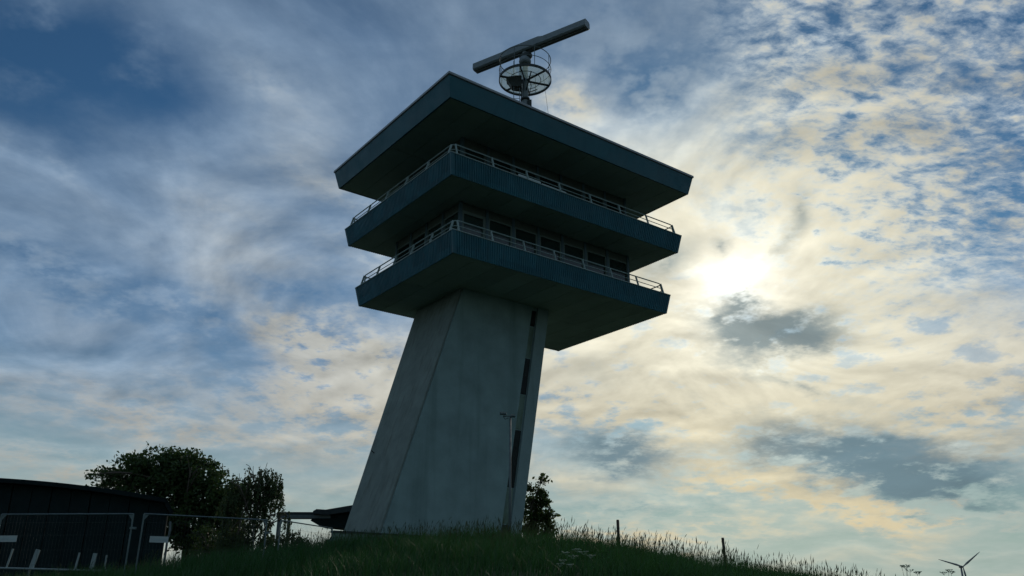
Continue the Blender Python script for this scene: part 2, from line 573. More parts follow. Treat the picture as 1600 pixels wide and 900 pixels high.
# ------------------------------------------------------------------ the control tower
TZ = 1.4
tower = thing('control_tower', 'tall concrete control tower with teal balconies and a leaning shaft', 'tower',
              (0.128, 41.13, TZ), R(37.03))
TO = (0, 0, TZ)
HA, HB = 6.711, 4.417                 # half plan of the lowest soffit


def lerp(a, b, t):
    return a + (b - a) * t


def uA(z): return lerp(-7.62, -3.87, (z - 2.75) / 11.65)
def uB(z): return lerp(-1.58, 0.416, (z - 2.75) / 11.65)
def uC(z): return lerp(-1.06, 0.79, (z - 2.75) / 11.65)
def uD(z): return lerp(-0.42, 1.49, (z - 2.75) / 11.65)
def vBack(z): return lerp(2.45, 3.25, (z - 2.75) / 11.65)


def shaft_prism(fn, z0, z1):
    return MB().prism(fn(z0), z0, fn(z1), z1)


SZ0, SZ1 = 2.74, 14.46
shaft_prism(lambda z: [(uA(z), -1.0), (uB(z), -1.0), (uB(z), -0.90), (uD(z) - 0.02, -0.90), (uD(z) - 0.02, vBack(z)), (uA(z), vBack(z))],
            SZ0, SZ1).build('shaft_wall', 'concrete_front', tower, TO, label='pale grey green front of the leaning shaft')
shaft_prism(lambda z: [(uA(z) - 0.10, -0.93), (uA(z) - 0.003, -0.93), (uA(z) - 0.003, vBack(z) - 0.02), (uA(z) - 0.10, vBack(z) - 0.02)],
            SZ0, SZ1).build('flank_wall', 'concrete_side', tower, TO, label='board marked brownish flank of the shaft')
shaft_prism(lambda z: [(uC(z), -1.02), (uD(z), -1.02), (uD(z), -0.903), (uC(z), -0.903)],
            SZ0, SZ1).build('shaft_rib', 'concrete_rib', tower, TO)
for z0, z1 in ((13.35, 14.2), (9.72, 11.58), (5.16, 7.9)):
    wdw = shaft_prism(lambda z: [(uB(z) + 0.012, -0.935), (uC(z) - 0.05, -0.935), (uC(z) - 0.05, -0.903), (uB(z) + 0.012, -0.903)],
                      z0, z1).build('stair_window', 'glass_dim', tower, TO)
    n = max(1, round((z1 - z0) / 0.9))
    for k in range(n):
        a, b = z0 + (z1 - z0) * k / n + 0.03, z0 + (z1 - z0) * (k + 1) / n - 0.03
        shaft_prism(lambda z: [(uB(z) + 0.04, -0.945), (uC(z) - 0.085, -0.945), (uC(z) - 0.085, -0.937), (uB(z) + 0.04, -0.937)],
                    a, b).build('pane', 'glass_dim', wdw, TO)
for z0, z1 in ((11.62, 13.31), (7.94, 9.68), (3.5, 5.12)):
    shaft_prism(lambda z: [(uB(z) + 0.012, -0.915), (uC(z) - 0.05, -0.915), (uC(z) - 0.05, -0.903), (uB(z) + 0.012, -0.903)],
                z0, z1).build('infill_panel', 'concrete_plinth', tower, TO)
dr = shaft_prism(lambda z: [(uB(z) + 0.01, -0.94), (uC(z) - 0.03, -0.94), (uC(z) - 0.03, -0.903), (uB(z) + 0.01, -0.903)],
                 2.76, 3.46).build('hatch_door', 'steel_dark', tower, TO)
# small bracket on the flank
MB().bar((uA(6.6) - 0.1, 2.2, 6.6), (uA(6.6) - 0.26, 2.2, 6.70), 0.035).build('bracket', 'steel_dark', tower, TO)
# plinth
MB().box(-8.15, 1.6, -1.06, 3.1, -0.2, 2.735).build('plinth', 'concrete_plinth', tower, TO)
MB().box(-9.95, 2.2, -1.46, -1.22, -0.4, 2.66).build('plinth_wall', 'concrete_plinth', tower, TO)
MB().box(-9.98, 2.23, -1.50, -1.18, 2.662, 2.74).build('wall_coping', 'steel_dark', tower, TO)


def side_frames(ha, hb):
    """four sides: corner start, direction, outward normal, length"""
    return [((-ha, -hb), (1, 0), (0, -1), 2 * ha), ((ha, -hb), (0, 1), (1, 0), 2 * hb),
            ((ha, hb), (-1, 0), (0, 1), 2 * ha), ((-ha, hb), (0, -1), (-1, 0), 2 * hb)]


def ring_box(name, material, d_out, d_in, z0, z1, parent, d_out1=None):
    """rectangular ring around the tower"""
    d1 = d_out if d_out1 is None else d_out1
    o0 = [(-HA - d_out, -HB - d_out), (HA + d_out, -HB - d_out), (HA + d_out, HB + d_out), (-HA - d_out, HB + d_out)]
    o1 = [(-HA - d1, -HB - d1), (HA + d1, -HB - d1), (HA + d1, HB + d1), (-HA - d1, HB + d1)]
    ii = [(-HA - d_in, -HB - d_in), (HA + d_in, -HB - d_in), (HA + d_in, HB + d_in), (-HA - d_in, HB + d_in)]
    m = MB()
    m.loft([[(*p, z0) for p in ii], [(*p, z0) for p in o0], [(*p, z1) for p in o1], [(*p, z1) for p in ii], [(*p, z0) for p in ii]], caps=False)
    return m.build(name, material, parent, TO)


def corrugated(name, material, d_bot, d_top, z0, z1, parent, pitch=0.125, depth=0.034):
    """tapered band of trapezoidal ribbed sheet on the four sides"""
    for (c0, dr_, nr, L0), (c1, _, _, L1) in zip(side_frames(HA + d_bot, HB + d_bot), side_frames(HA + d_top, HB + d_top)):
        n = int(L0 / pitch)
        prof = []
        for k in range(n):
            a = k / n
            prof += [(a, 0.0), (a + 0.40 / n, 0.0), (a + 0.52 / n, -depth), (a + 0.88 / n, -depth)]
        prof.append((1.0, 0.0))
        r0, r1 = [], []
        for a, o in prof:
            r0.append((c0[0] + dr_[0] * L0 * a + nr[0] * o, c0[1] + dr_[1] * L0 * a + nr[1] * o, z0))
            r1.append((c1[0] + dr_[0] * L1 * a + nr[0] * o, c1[1] + dr_[1] * L1 * a + nr[1] * o, z1))
        m = MB()
        m.loft([r0, r1], caps=False, closed=False)
        m.build(name, material, parent, TO)
    for sx, sy in ((-1, -1), (1, -1), (1, 1), (-1, 1)):
        m = MB()
        rings = []
        for d, z in ((d_bot, z0), (d_top, z1)):
            X, Y = sx * (HA + d + 0.008), sy * (HB + d + 0.008)
            w = 0.13
            pts = [(X, Y), (X, Y - sy * w), (X - sx * 0.02, Y - sy * w), (X - sx * 0.02, Y - sy * 0.02), (X - sx * w, Y - sy * 0.02), (X - sx * w, Y)]
            if sx * sy > 0:
                pts = pts[::-1]
            rings.append([(*p, z) for p in pts])
        m.loft(rings)
        m.build('corner_trim', 'teal_fascia', parent, TO)


def railing(d_top, z, parent):
    """leaning posts with two rails running round the balcony"""
    H, lean, ins = 0.60, 0.17, 0.10
    ha, hb = HA + d_top - ins, HB + d_top - ins

    def path(inset, zz, rc=0.28):
        pts = []
        a, b = ha - inset, hb - inset
        for (sx, sy, a0) in ((-1, -1, 180), (1, -1, 270), (1, 1, 0), (-1, 1, 90)):
            cx, cy = sx * (a - rc), sy * (b - rc)
            for k in range(5):
                t = R(a0 + k * 22.5)
                pts.append((cx + rc * math.cos(t), cy + rc * math.sin(t), zz))
        return pts
    MB().tube(path(lean, z + H), 0.030, 6, closed=True).build('top_rail', 'rail_paint', parent, TO)
    MB().tube(path(lean * 0.5, z + H * 0.5), 0.020, 6, closed=True).build('mid_rail', 'rail_paint', parent, TO)
    for (c, dr_, nr, L), cnt in zip(side_frames(ha, hb), (8, 6, 8, 6)):
        for k in range(cnt):
            s = 0.30 + (L - 0.60) * k / (cnt - 1)
            p = Vector((c[0] + dr_[0] * s, c[1] + dr_[1] * s, z))
            top = p + Vector((-nr[0] * lean, -nr[1] * lean, H))
            MB().bar(p, top, 0.045, 0.085, up=(nr[0], nr[1], 0)).build('rail_post', 'rail_paint', parent, TO)


def soffit_panels(a0, b0, za, zb, parent):
    """boards of the underside, laid across with open joints"""
    n = round(2 * a0 / 1.2)
    w = 2 * a0 / n
    for k in range(n):
        for y0, y1 in ((-b0, -0.008), (0.008, b0)):
            MB().box(-a0 + k * w + 0.008, -a0 + (k + 1) * w - 0.008, y0, y1, za, zb).build('soffit_panel', 'soffit', parent, TO)


def platform(name, d_bot, d_top, z0, z1):
    b = MB()
    a0, b0 = HA + d_bot - 0.06, HB + d_bot - 0.06
    b.box(-a0, a0, -b0, b0, z0 + 0.040, z0 + 0.30)
    fl = b.build(name, 'header', tower, TO)
    soffit_panels(a0, b0, z0 + 0.010, z0 + 0.034, fl)
    corrugated('cladding', 'teal_cladding', d_bot, d_top, z0, z1, fl)
    ring_box('parapet', 'header', d_bot - 0.045, d_bot - 0.16, z0 + 0.302, z1 - 0.03, fl, d_top - 0.05)
    ring_box('coping', 'rail_paint', d_top + 0.02, d_top - 0.17, z1 + 0.001, z1 + 0.036, fl)
    railing(d_top, z1 + 0.036, fl)
    return fl


platform('lower_balcony', 0.0, 0.181, 14.40, 15.40)
upper_b = platform('upper_balcony', 0.573, 0.757, 17.82, 18.80)
# pale board tied behind the upper railing
for s0, s1 in ((3.80, 5.15), (5.22, 6.75)):
    v = -(HB + 0.757 - 0.10 - 0.06)
    u0 = -(HA + 0.657)
    MB().box(u0 + s0, u0 + s1, v, v + 0.025, 18.845, 19.06 if s0 < 4 else 19.0).build('board', 'sign_white', upper_b, TO)

# storeys
WU, WV = 5.50, 3.02


def storey(z0, z1, nlong, nshort, door, framem):
    core = MB()
    core.box(-WU + 0.16, WU - 0.16, -WV + 0.16, WV - 0.16, z0, z1 - 0.002)
    core.build('inner_core', 'roofing', tower, TO)
    for (c, dr_, nr, L), cnt in zip(side_frames(WU, WV), (nlong, nshort, nlong, nshort)):
        def bx(s0, s1, o0, o1, za, zb):
            """box along this side: s along, o outward"""
            P = []
            for s, o in ((s0, o0), (s1, o0), (s1, o1), (s0, o1)):
                P.append((c[0] + dr_[0] * s + nr[0] * o, c[1] + dr_[1] * s + nr[1] * o))
            return MB().prism(P[::-1], za, P[::-1], zb)
        w = L / cnt
        zt = z1 - 0.42
        zs = z0 + 1.12
        for k in range(cnt):
            s0, s1 = k * w + 0.08, (k + 1) * w - 0.08
            bx(s0, s1, -0.15, -0.03, zt + 0.002, z1 - 0.003).build('header_panel', 'header', tower, TO)
            isdoor = door and k == 0 and nr[1] == -1
            fw = 0.15 if isdoor else 0.075
            zb = z0 + 0.05 if isdoor else zs
            if not isdoor:
                bx(s0, s1, -0.15, -0.04, z0, zs - 0.004).build('spandrel_panel', 'spandrel', tower, TO)
            fr = bx(s0, s0 + fw, -0.13, -0.01, zb, zt)
            for args in ((s1 - fw, s1, zb, zt), (s0 + fw, s1 - fw, zt - fw, zt), (s0 + fw, s1 - fw, zb, zb + fw)):
                t = bx(args[0], args[1], -0.13, -0.011, args[2], args[3])
                off = len(fr.v)
                fr.v += t.v
                fr.f += [tuple(i + off for i in q) for q in t.f]
            if isdoor:
                t = bx(s0 + fw, s1 - fw, -0.13, -0.012, z0 + 1.05, z0 + 1.17)
                off = len(fr.v)
                fr.v += t.v
                fr.f += [tuple(i + off for i in q) for q in t.f]
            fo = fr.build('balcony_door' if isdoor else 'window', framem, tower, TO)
            bx(s0 + fw, s1 - fw, -0.12, -0.09, zb + fw, zt - fw).build('pane', 'glass', fo, TO)
        for k in range(1, cnt):
            bx(k * w - 0.078, k * w + 0.078, -0.15, 0.012, z0, z1 - 0.004).build('mullion', 'mullion', tower, TO)
    for sx, sy in ((-1, -1), (1, -1), (1, 1), (-1, 1)):
        MB().box(*sorted((sx * (WU - 0.13), sx * (WU + 0.02))), *sorted((sy * (WV - 0.13), sy * (WV + 0.02))), z0, z1 - 0.004).build('corner_post', 'mullion', tower, TO)


storey(14.71, 17.828, 7, 4, True, 'frame_white')
storey(18.13, 21.298, 7, 4, True, 'frame_shaded')

# roof
rf = MB()
rf.box(-HA - 1.12, HA + 1.12, -HB - 1.12, HB + 1.12, 21.335, 21.42)
roof = rf.build('roof', 'header', tower, TO)
soffit_panels(HA + 1.05, HB + 1.05, 21.303, 21.328, roof)
ring_box('fascia', 'teal_fascia', 1.138, 1.06, 21.294, 22.26, roof, 1.352)
ring_box('fascia_trim', 'steel_dark', 1.362, 1.2, 22.262, 22.30, roof)
ring_box('coping', 'coping', 1.405, 1.05, 22.302, 22.415, roof)
MB().box(-HA - 1.045, HA + 1.045, -HB - 1.045, HB + 1.045, 22.2, 22.33).build('roof_deck', 'roofing', roof, TO)

# ------------------------------------------------------------------ radar on the roof
MX, MY = 0.69, 38.5
RZ = 22.33
radar = thing('radar_mast', 'grey steel radar mast with round grating platform on the tower roof', 'radar mast', (MX, MY, RZ))
RO = (MX, MY, RZ)
PZ, PR = 26.72, 1.43
MB().tube([(MX, MY, RZ), (MX, MY, 26.0), (MX, MY, 27.75)], [0.20, 0.165, 0.15], 14).build('mast_pipe', 'radar_paint', radar, RO, smooth=True)
MB().lathe((MX, MY, RZ), [(0.42, 0), (0.42, 0.06), (0.24, 0.07), (0.21, 0.4)], 16).build('base_flange', 'radar_paint', radar, RO)
for za in (24.1, 25.4):
    MB().lathe((MX, MY, za), [(0.19, 0), (0.26, 0.02), (0.26, 0.10), (0.19, 0.12)], 16).build('pipe_flange', 'steel_dark', radar, RO)


def circ(r, z, n=40, a0=0.0, a1=360.0):
    return [(MX + r * math.cos(R(a0 + (a1 - a0) * k / n)), MY + r * math.sin(R(a0 + (a1 - a0) * k / n)), z) for k in range(n + (0 if a1 - a0 == 360 else 1))]


rim = MB()
rim.loft([circ(PR - 0.04, PZ - 0.09), circ(PR, PZ - 0.09), circ(PR, PZ + 0.06), circ(PR - 0.04, PZ + 0.06), circ(PR - 0.04, PZ - 0.09)], caps=False)
rim.build('platform_rim', 'steel_dark', radar, RO)
for k in range(6):
    a = R(18 + 60 * k)
    c_, s_ = math.cos(a), math.sin(a)
    bm_ = MB().bar((MX + 0.16 * c_, MY + 0.16 * s_, PZ - 0.06), (MX + (PR - 0.03) * c_, MY + (PR - 0.03) * s_, PZ - 0.06), 0.06, 0.10).build('platform_beam', 'steel_dark', radar, RO)
    w = [(MX, MY, PZ + 0.005)]
    m = MB()
    A = [18 + 60 * k + 60 * j / 8 for j in range(9)]
    top = [(MX + (PR - 0.045) * math.cos(R(t)), MY + (PR - 0.045) * math.sin(R(t)), PZ + 0.01) for t in A]
    inn = [(MX + 0.17 * math.cos(R(t)), MY + 0.17 * math.sin(R(t)), PZ + 0.01) for t in A]
    m.loft([inn, top], caps=False, closed=False)
    m.build('grating_panel', 'grating', radar, RO)
    # intermediate bearer
    aa = [18 + 60 * k + 60 * j / 6 for j in range(7)]
    MB().tube([(MX + 0.85 * math.cos(R(t)), MY + 0.85 * math.sin(R(t)), PZ - 0.02) for t in aa], 0.018, 5).build('bearer', 'steel_dark', radar, RO)
for k in range(3):
    a = R(48 + 120 * k)
    c_, s_ = math.cos(a), math.sin(a)
    MB().bar((MX + 0.17 * c_, MY + 0.17 * s_, PZ - 0.75), (MX + 1.0 * c_, MY + 1.0 * s_, PZ - 0.1), 0.05).build('brace', 'steel_dark', radar, RO)
MB().tube(circ(PR - 0.02, PZ + 1.22, 40), 0.022, 6, closed=True).build('guard_rail', 'steel_grey', radar, RO)
MB().tube(circ(PR - 0.02, PZ + 0.62, 40), 0.018, 6, closed=True).build('guard_rail', 'steel_grey', radar, RO)
for k in range(8):
    a = R(20 + 45 * k)
    p = (MX + (PR - 0.02) * math.cos(a), MY + (PR - 0.02) * math.sin(a))
    MB().tube([(*p, PZ), (*p, PZ + 1.22)], 0.02, 6).build('guard_post', 'steel_grey', radar, RO)
for (a0, a1) in ((-35, -5), (172, 196)):
    p0 = (MX + PR * math.cos(R(a0)), MY + PR * math.sin(R(a0)), PZ + 0.03)
    p1 = (MX + PR * math.cos(R(a1)), MY + PR * math.sin(R(a1)), PZ + 0.62)
    MB().tube([p0, p1], 0.016, 5).build('guard_brace', 'steel_grey', radar, RO)
# junction boxes below the platform, ladder and cables
bxm = MB()
bxm.loft([[(MX - 1.05, MY - 0.45, PZ - 0.10), (MX - 0.2, MY - 0.6, PZ - 0.10), (MX - 0.2, MY + 0.2, PZ - 0.10), (MX - 1.0, MY + 0.15, PZ - 0.10)],
          [(MX - 0.75, MY - 0.35, PZ - 0.62), (MX - 0.2, MY - 0.45, PZ - 0.7), (MX - 0.2, MY + 0.1, PZ - 0.7), (MX - 0.7, MY + 0.1, PZ - 0.62)]][::-1])
bxm.build('equipment_box', 'steel_dark', radar, RO)
MB().box(MX + 0.16, MX + 0.34, MY - 0.2, MY + 0.12, 24.75, 25.35).build('junction_box', 'steel_dark', radar, RO)
for dx in (-0.62, -0.30):
    MB().tube([(MX + dx, MY - 0.32, RZ), (MX + dx, MY - 0.32, PZ + 1.0)], 0.022, 6).build('ladder_stile', 'steel_grey', radar, RO)
for k in range(14):
    z = RZ + 0.3 + 0.3 * k
    MB().tube([(MX - 0.62, MY - 0.32, z), (MX - 0.30, MY - 0.32, z)], 0.014, 5).build('ladder_rung', 'steel_grey', radar, RO)
MB().tube([(MX - 0.05, MY - 0.2, 27.7), (MX - 0.28, MY - 0.35, 27.2), (MX - 0.22, MY - 0.25, 26.9), (MX - 0.2, MY - 0.18, 26.0), (MX - 0.22, MY - 0.14, RZ)], 0.035, 6).build('cable', 'steel_dark', radar, RO)
MB().tube([(MX + 0.95, MY - 0.7, PZ - 0.1), (MX + 1.35, MY - 0.9, RZ)], 0.008, 4).build('stay_wire', 'steel_dark', radar, RO)
MB().tube([(MX + 0.2, MY - 0.3, PZ), (MX + 0.32, MY - 0.3, PZ - 0.6), (MX + 0.2, MY - 0.2, PZ - 1.1), (MX + 0.2, MY - 0.1, RZ)], 0.02, 5).build('cable', 'steel_dark', radar, RO)

# turning antenna
ant = thing('radar_antenna', 'long grey radar scanner bar tilted across the top of the mast', 'radar antenna', (MX, MY, 27.75))
AO = (MX, MY, 27.75)
gb = MB()
gb.lathe((MX, MY, 27.70), [(0.20, 0), (0.31, 0.05), (0.34, 0.2), (0.30, 0.42), (0.2, 0.5)], 18)
gb.build('gearbox', 'radar_paint', ant, AO, smooth=True)
d_ant = (Vector((3.843, 36.18, 0)) - Vector((-2.217, 40.118, 0))).normalized()
n_ant = Vector((-d_ant.y, d_ant.x, 0))
mo = MB()
c0 = Vector((MX, MY, 28.22)) + d_ant * 0.05
rings = []
for k in range(9):
    t = -0.36 + 0.72 * k / 8
    rr = 0.24 * math.sqrt(max(0.05, 1 - (t / 0.42) ** 4))
    p = c0 + d_ant * t * 0.9
    rings.append([p + n_ant * rr * math.cos(2 * math.pi * j / 12) + Vector((0, 0, rr * math.sin(2 * math.pi * j / 12))) for j in range(12)])
mo.loft(rings)
mo.build('motor', 'steel_dark', ant, AO, smooth=True)
MB().lathe((MX, MY, 28.35), [(0.17, 0), (0.17, 0.2), (0.3, 0.22), (0.3, 0.27)], 16).build('turntable', 'radar_paint', ant, AO)


def ant_ring(s, w, h, ch, zc=28.75):
    p = Vector((MX, MY, zc)) + d_ant * s
    pr = [(-w / 2 + ch, -h / 2), (w / 2 - ch, -h / 2), (w / 2, -h / 2 + ch), (w / 2, h / 2 - ch), (w / 2 - ch, h / 2), (-w / 2 + ch, h / 2), (-w / 2, h / 2 - ch), (-w / 2, -h / 2 + ch)]
    return [p + n_ant * a + Vector((0, 0, b)) for a, b in pr]


S0, S1 = -3.35, 3.87
bar = MB()
bar.loft([ant_ring(S0 - 0.06, 0.40, 0.36, 0.08), ant_ring(S0, 0.54, 0.48, 0.07), ant_ring(S1, 0.54, 0.48, 0.07), ant_ring(S1 + 0.02, 0.53, 0.47, 0.07)])
bar.build('scanner_bar', 'radar_paint', ant, AO)
MB().loft([ant_ring(-1.55, 0.28, 0.10, 0.02, 29.0), ant_ring(-0.9, 0.36, 0.20, 0.04, 29.03), ant_ring(0.9, 0.36, 0.20, 0.04, 29.03), ant_ring(1.2, 0.30, 0.10, 0.02, 29.0)]).build('stiffener', 'radar_paint', ant, AO)
for o in (-0.10, 0.08):
    p0 = Vector((MX, MY, 28.505)) + d_ant * (S0 + 0.1) + n_ant * o
    p1 = Vector((MX, MY, 28.505)) + d_ant * (S1 - 0.1) + n_ant * o
    MB().bar(p0, p1, 0.03, 0.02).build('bottom_seam', 'steel_dark', ant, AO)

# ------------------------------------------------------------------ floodlight pole before the tower
lx, ly = -0.06, 33.5
lz = gz(lx, ly)
lamp = thing('floodlight_pole', 'slim grey pole with two small floodlights in front of the shaft', 'light pole', (lx, ly, lz))
LO = (lx, ly, lz)
MB().tube([(lx, ly, lz - 0.1), (lx, ly, 4.2), (lx, ly, 7.16)], [0.065, 0.05, 0.036], 8).build('pole', 'steel_grey', lamp, LO, smooth=True)
MB().bar((lx - 0.30, ly, 7.17), (lx + 0.20, ly, 7.17), 0.05).build('crossbar', 'galvanised', lamp, LO)
MB().tube([(lx - 0.28, ly, 7.16), (lx - 0.2, ly - 0.06, 7.03), (lx - 0.08, ly, 7.10)], 0.014, 5).build('cable', 'steel_dark', lamp, LO)
for x0, x1, zz in ((lx - 0.42, lx - 0.16, 7.30), (lx + 0.02, lx + 0.2, 7.20)):
    hd = MB()
    hd.loft([[(x0, ly - 0.22, zz - 0.07), (x1, ly - 0.22, zz - 0.07), (x1, ly - 0.22, zz - 0.03), (x0, ly - 0.22, zz - 0.03)],
             [(x0, ly + 0.1, zz - 0.06), (x1, ly + 0.1, zz - 0.06), (x1, ly + 0.1, zz + 0.07), (x0, ly + 0.1, zz + 0.07)]])
    hd.build('floodlight', 'galvanised', lamp, LO)

# ------------------------------------------------------------------ mesh fence panels
def fence_panel(p0, p1, z0, z1, label, sign=None):
    p0, p1 = Vector(p0), Vector(p1)
    t = thing('mesh_fence', label, 'fence', (p0.x, p0.y, z0), group='mesh fence panels below the tower')
    O = (p0.x, p0.y, z0)
    H = 2.0
    d = (p1 - p0)

    def P(s, h):
        return (p0.x + d.x * s, p0.y + d.y * s, lerp(z0, z1, s) + h)
    for s in (0.012, 0.988):
        q = P(s, 0)
        MB().tube([(q[0], q[1], gz(q[0], q[1]) - 0.05), P(s, H)], 0.021, 8).build('post', 'galvanised', t, O)
    for h in (0.10, H):
        MB().tube([P(0.012, h), P(0.988, h)], 0.017 if h > 1 else 0.02, 8).build('rail', 'galvanised', t, O)
    for s, e in ((0.012, 0.05), (0.988, 0.95)):
        MB().poly([P(s, H - 0.01), P(e, H - 0.01), P(s, H - 0.17)]).build('gusset', 'galvanised', t, O)
    w = MB()
    for k in range(1, 40):
        s = 0.012 + 0.976 * k / 40
        w.bar(P(s, 0.1), P(s, H), 0.003)
    for h in (0.45, 0.8, 1.15, 1.5, 1.8):
        w.bar(P(0.012, h), P(0.988, h), 0.0035)
    w.build('wire_mesh', 'steel_dark', t, O, kind='stuff')
    for s in (0.0, 1.0):
        q = P(s, 0)
        MB().box(q[0] - 0.3, q[0] + 0.3, q[1] - 0.1, q[1] + 0.1, gz(q[0], q[1]) - 0.1, gz(q[0], q[1]) + 0.12).build('foot_block', 'concrete_plinth', t, O)
    q = P(1.0, 1.66)
    MB().box(q[0] - 0.07, q[0] + 0.07, q[1] - 0.04, q[1] + 0.04, q[2] - 0.025, q[2] + 0.025).build('clamp', 'galvanised', t, O)
    if sign:
        s, h = sign
        nrm = Vector((d.y, -d.x, 0)).normalized() * 0.03
        q0, q1 = Vector(P(s, h)), Vector(P(s + 0.135, h))
        m = MB()
        o = [nrm, nrm * 1.2]
        m.loft([[q0 + o[0], q1 + o[0], q1 + o[0] + Vector((0, 0, 0.15)), q0 + o[0] + Vector((0, 0, 0.15))][::-1],
                [q0 + o[1], q1 + o[1], q1 + o[1] + Vector((0, 0, 0.15)), q0 + o[1] + Vector((0, 0, 0.15))][::-1]])
        sg = m.build('sign_plate', 'sign_white', t, O)
        pq0, pq1 = q0.lerp(q1, 0.1) + nrm * 1.35 + Vector((0, 0, 0.055)), q0.lerp(q1, 0.9) + nrm * 1.35 + Vector((0, 0, 0.055))
        MB().poly([pq0, pq1, pq1 + Vector((0, 0, 0.035)), pq0 + Vector((0, 0, 0.035))]).build('print', 'sign_print', sg, O)
    return t


def fz(x, y, top):
    return top - 2.0


fence_panel((-12.74, 21.5), (-9.36, 21.45), 0.10, 0.115, 'mesh fence panel before the black hall, farthest from the tower', (0.03, 1.34))
fence_panel((-9.22, 21.55), (-6.72, 23.9), 0.13, 0.20, 'mesh fence panel between the black hall and the hanging birch', (0.075, 1.32))
fence_panel((-6.42, 24.0), (-5.60, 27.2), 0.205, 0.255, 'mesh fence panel nearest the tower, below the raised walkway')
fence_panel((-16.2, 21.6), (-12.84, 21.52), 0.02, 0.09, 'mesh fence panel cut by the left picture edge')

# low white rail with leaning uprights behind the fence
wr = thing('low_guard_rail', 'low white rail with short leaning uprights before the black hall', 'guard rail', (-17.5, 30.0, gz(-17.5, 30)))
WO = (-17.5, 30.0, gz(-17.5, 30))
MB().tube([(-21.0, 30, 1.19), (-17.4, 30, 1.165), (-13.7, 30, 1.08)], 0.035, 6).build('rail', 'white_paint', wr, WO)
for x, w, h, ln in ((-17.2, 0.05, 0.62, 0.10), (-16.35, 0.15, 0.60, 0.12), (-14.85, 0.05, 0.50, 0.06), (-14.3, 0.13, 0.48, 0.05), (-13.85, 0.04, 0.42, 0.0)):
    MB().bar((x, 30.02, 1.14), (x + ln, 30.02, 1.17 + h), w, 0.05, up=(0, 1, 0)).build('upright', 'white_paint', wr, WO)
for x in (-20.5, -18.5, -16.4, -14.2):
    MB().bar((x, 30.03, gz(x, 30) - 0.2), (x, 30.03, 1.15), 0.05).build('leg', 'steel_grey', wr, WO)

# ------------------------------------------------------------------ black hall with a curved roof
hall = thing('arched_hall', 'black hall with a shallow curved roof behind the mesh fence', 'building', (-30, 44, 0.2))
HO = (-30, 44, 0.2)


def hz(x): return 6.15 - 0.007 * (x + 30) ** 2


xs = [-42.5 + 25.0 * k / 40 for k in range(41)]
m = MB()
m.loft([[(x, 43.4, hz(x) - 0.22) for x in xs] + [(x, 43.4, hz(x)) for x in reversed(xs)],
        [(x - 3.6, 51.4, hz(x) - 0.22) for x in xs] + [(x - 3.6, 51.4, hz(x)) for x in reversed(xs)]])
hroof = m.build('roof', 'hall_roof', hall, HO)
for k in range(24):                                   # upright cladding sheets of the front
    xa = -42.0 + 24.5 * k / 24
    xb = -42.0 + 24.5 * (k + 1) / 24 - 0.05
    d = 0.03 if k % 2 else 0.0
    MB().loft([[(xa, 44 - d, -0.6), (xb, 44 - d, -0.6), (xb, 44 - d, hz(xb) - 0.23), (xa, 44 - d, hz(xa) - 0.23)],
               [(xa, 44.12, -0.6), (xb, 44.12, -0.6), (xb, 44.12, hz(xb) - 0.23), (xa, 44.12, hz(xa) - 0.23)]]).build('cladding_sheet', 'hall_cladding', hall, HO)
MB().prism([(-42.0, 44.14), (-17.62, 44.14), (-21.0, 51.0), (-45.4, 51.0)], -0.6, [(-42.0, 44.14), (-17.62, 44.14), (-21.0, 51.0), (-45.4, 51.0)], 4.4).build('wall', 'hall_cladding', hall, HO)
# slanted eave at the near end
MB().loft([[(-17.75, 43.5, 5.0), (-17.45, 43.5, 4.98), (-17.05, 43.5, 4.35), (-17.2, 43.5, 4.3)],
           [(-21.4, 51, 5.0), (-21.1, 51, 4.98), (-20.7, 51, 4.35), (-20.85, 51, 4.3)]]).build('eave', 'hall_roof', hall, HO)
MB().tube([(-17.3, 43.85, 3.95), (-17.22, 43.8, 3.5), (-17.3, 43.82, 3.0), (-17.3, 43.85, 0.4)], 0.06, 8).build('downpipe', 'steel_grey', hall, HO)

# ------------------------------------------------------------------ raised covered walkway left of the shaft
walk = thing('raised_walkway', 'dark raised covered walkway reaching the shaft from the left', 'walkway', (-9.8, 44.0, gz(-9.8, 44)))
KO = (-9.8, 44.0, gz(-9.8, 44))
MB().box(-11.95, -9.2, 43.9, 45.6, 4.24, 4.44).build('deck', 'walkway', walk, KO)
MB().box(-11.95, -9.2, 43.88, 43.896, 4.13, 4.30).build('deck_edge', 'steel_grey', walk, KO)
m = MB()
pr0 = [(-10.05, 4.46), (-9.88, 4.56), (-9.42, 4.53), (-8.3, 4.72), (-6.4, 5.0), (-6.4, 4.75), (-8.3, 4.42), (-9.3, 4.28), (-10.05, 4.34)]
m.loft([[(x, 43.6, z) for x, z in pr0], [(x, 45.9, z) for x, z in pr0]])
m.build('roof', 'walkway', walk, KO)
m = MB()
pr1 = [(-10.22, 4.02), (-10.1, 4.18), (-9.3, 4.26), (-8.3, 4.38), (-6.4, 4.70), (-6.4, 3.5), (-8.3, 3.62), (-9.75, 3.77)]
m.loft([[(x, 43.95, z) for x, z in pr1], [(x, 45.5, z) for x, z in pr1]])
m.build('cabin', 'hall_cladding', walk, KO)
for x in (-11.86, -11.35):
    MB().bar((x, 44.1, gz(x, 44.1) - 0.2), (x, 44.1, 4.24), 0.14).build('post', 'steel_grey', walk, KO)
MB().bar((-7.2, 44.8, gz(-7, 44.8) - 0.2), (-7.2, 44.8, 3.6), 0.2).build('post', 'steel_grey', walk, KO)

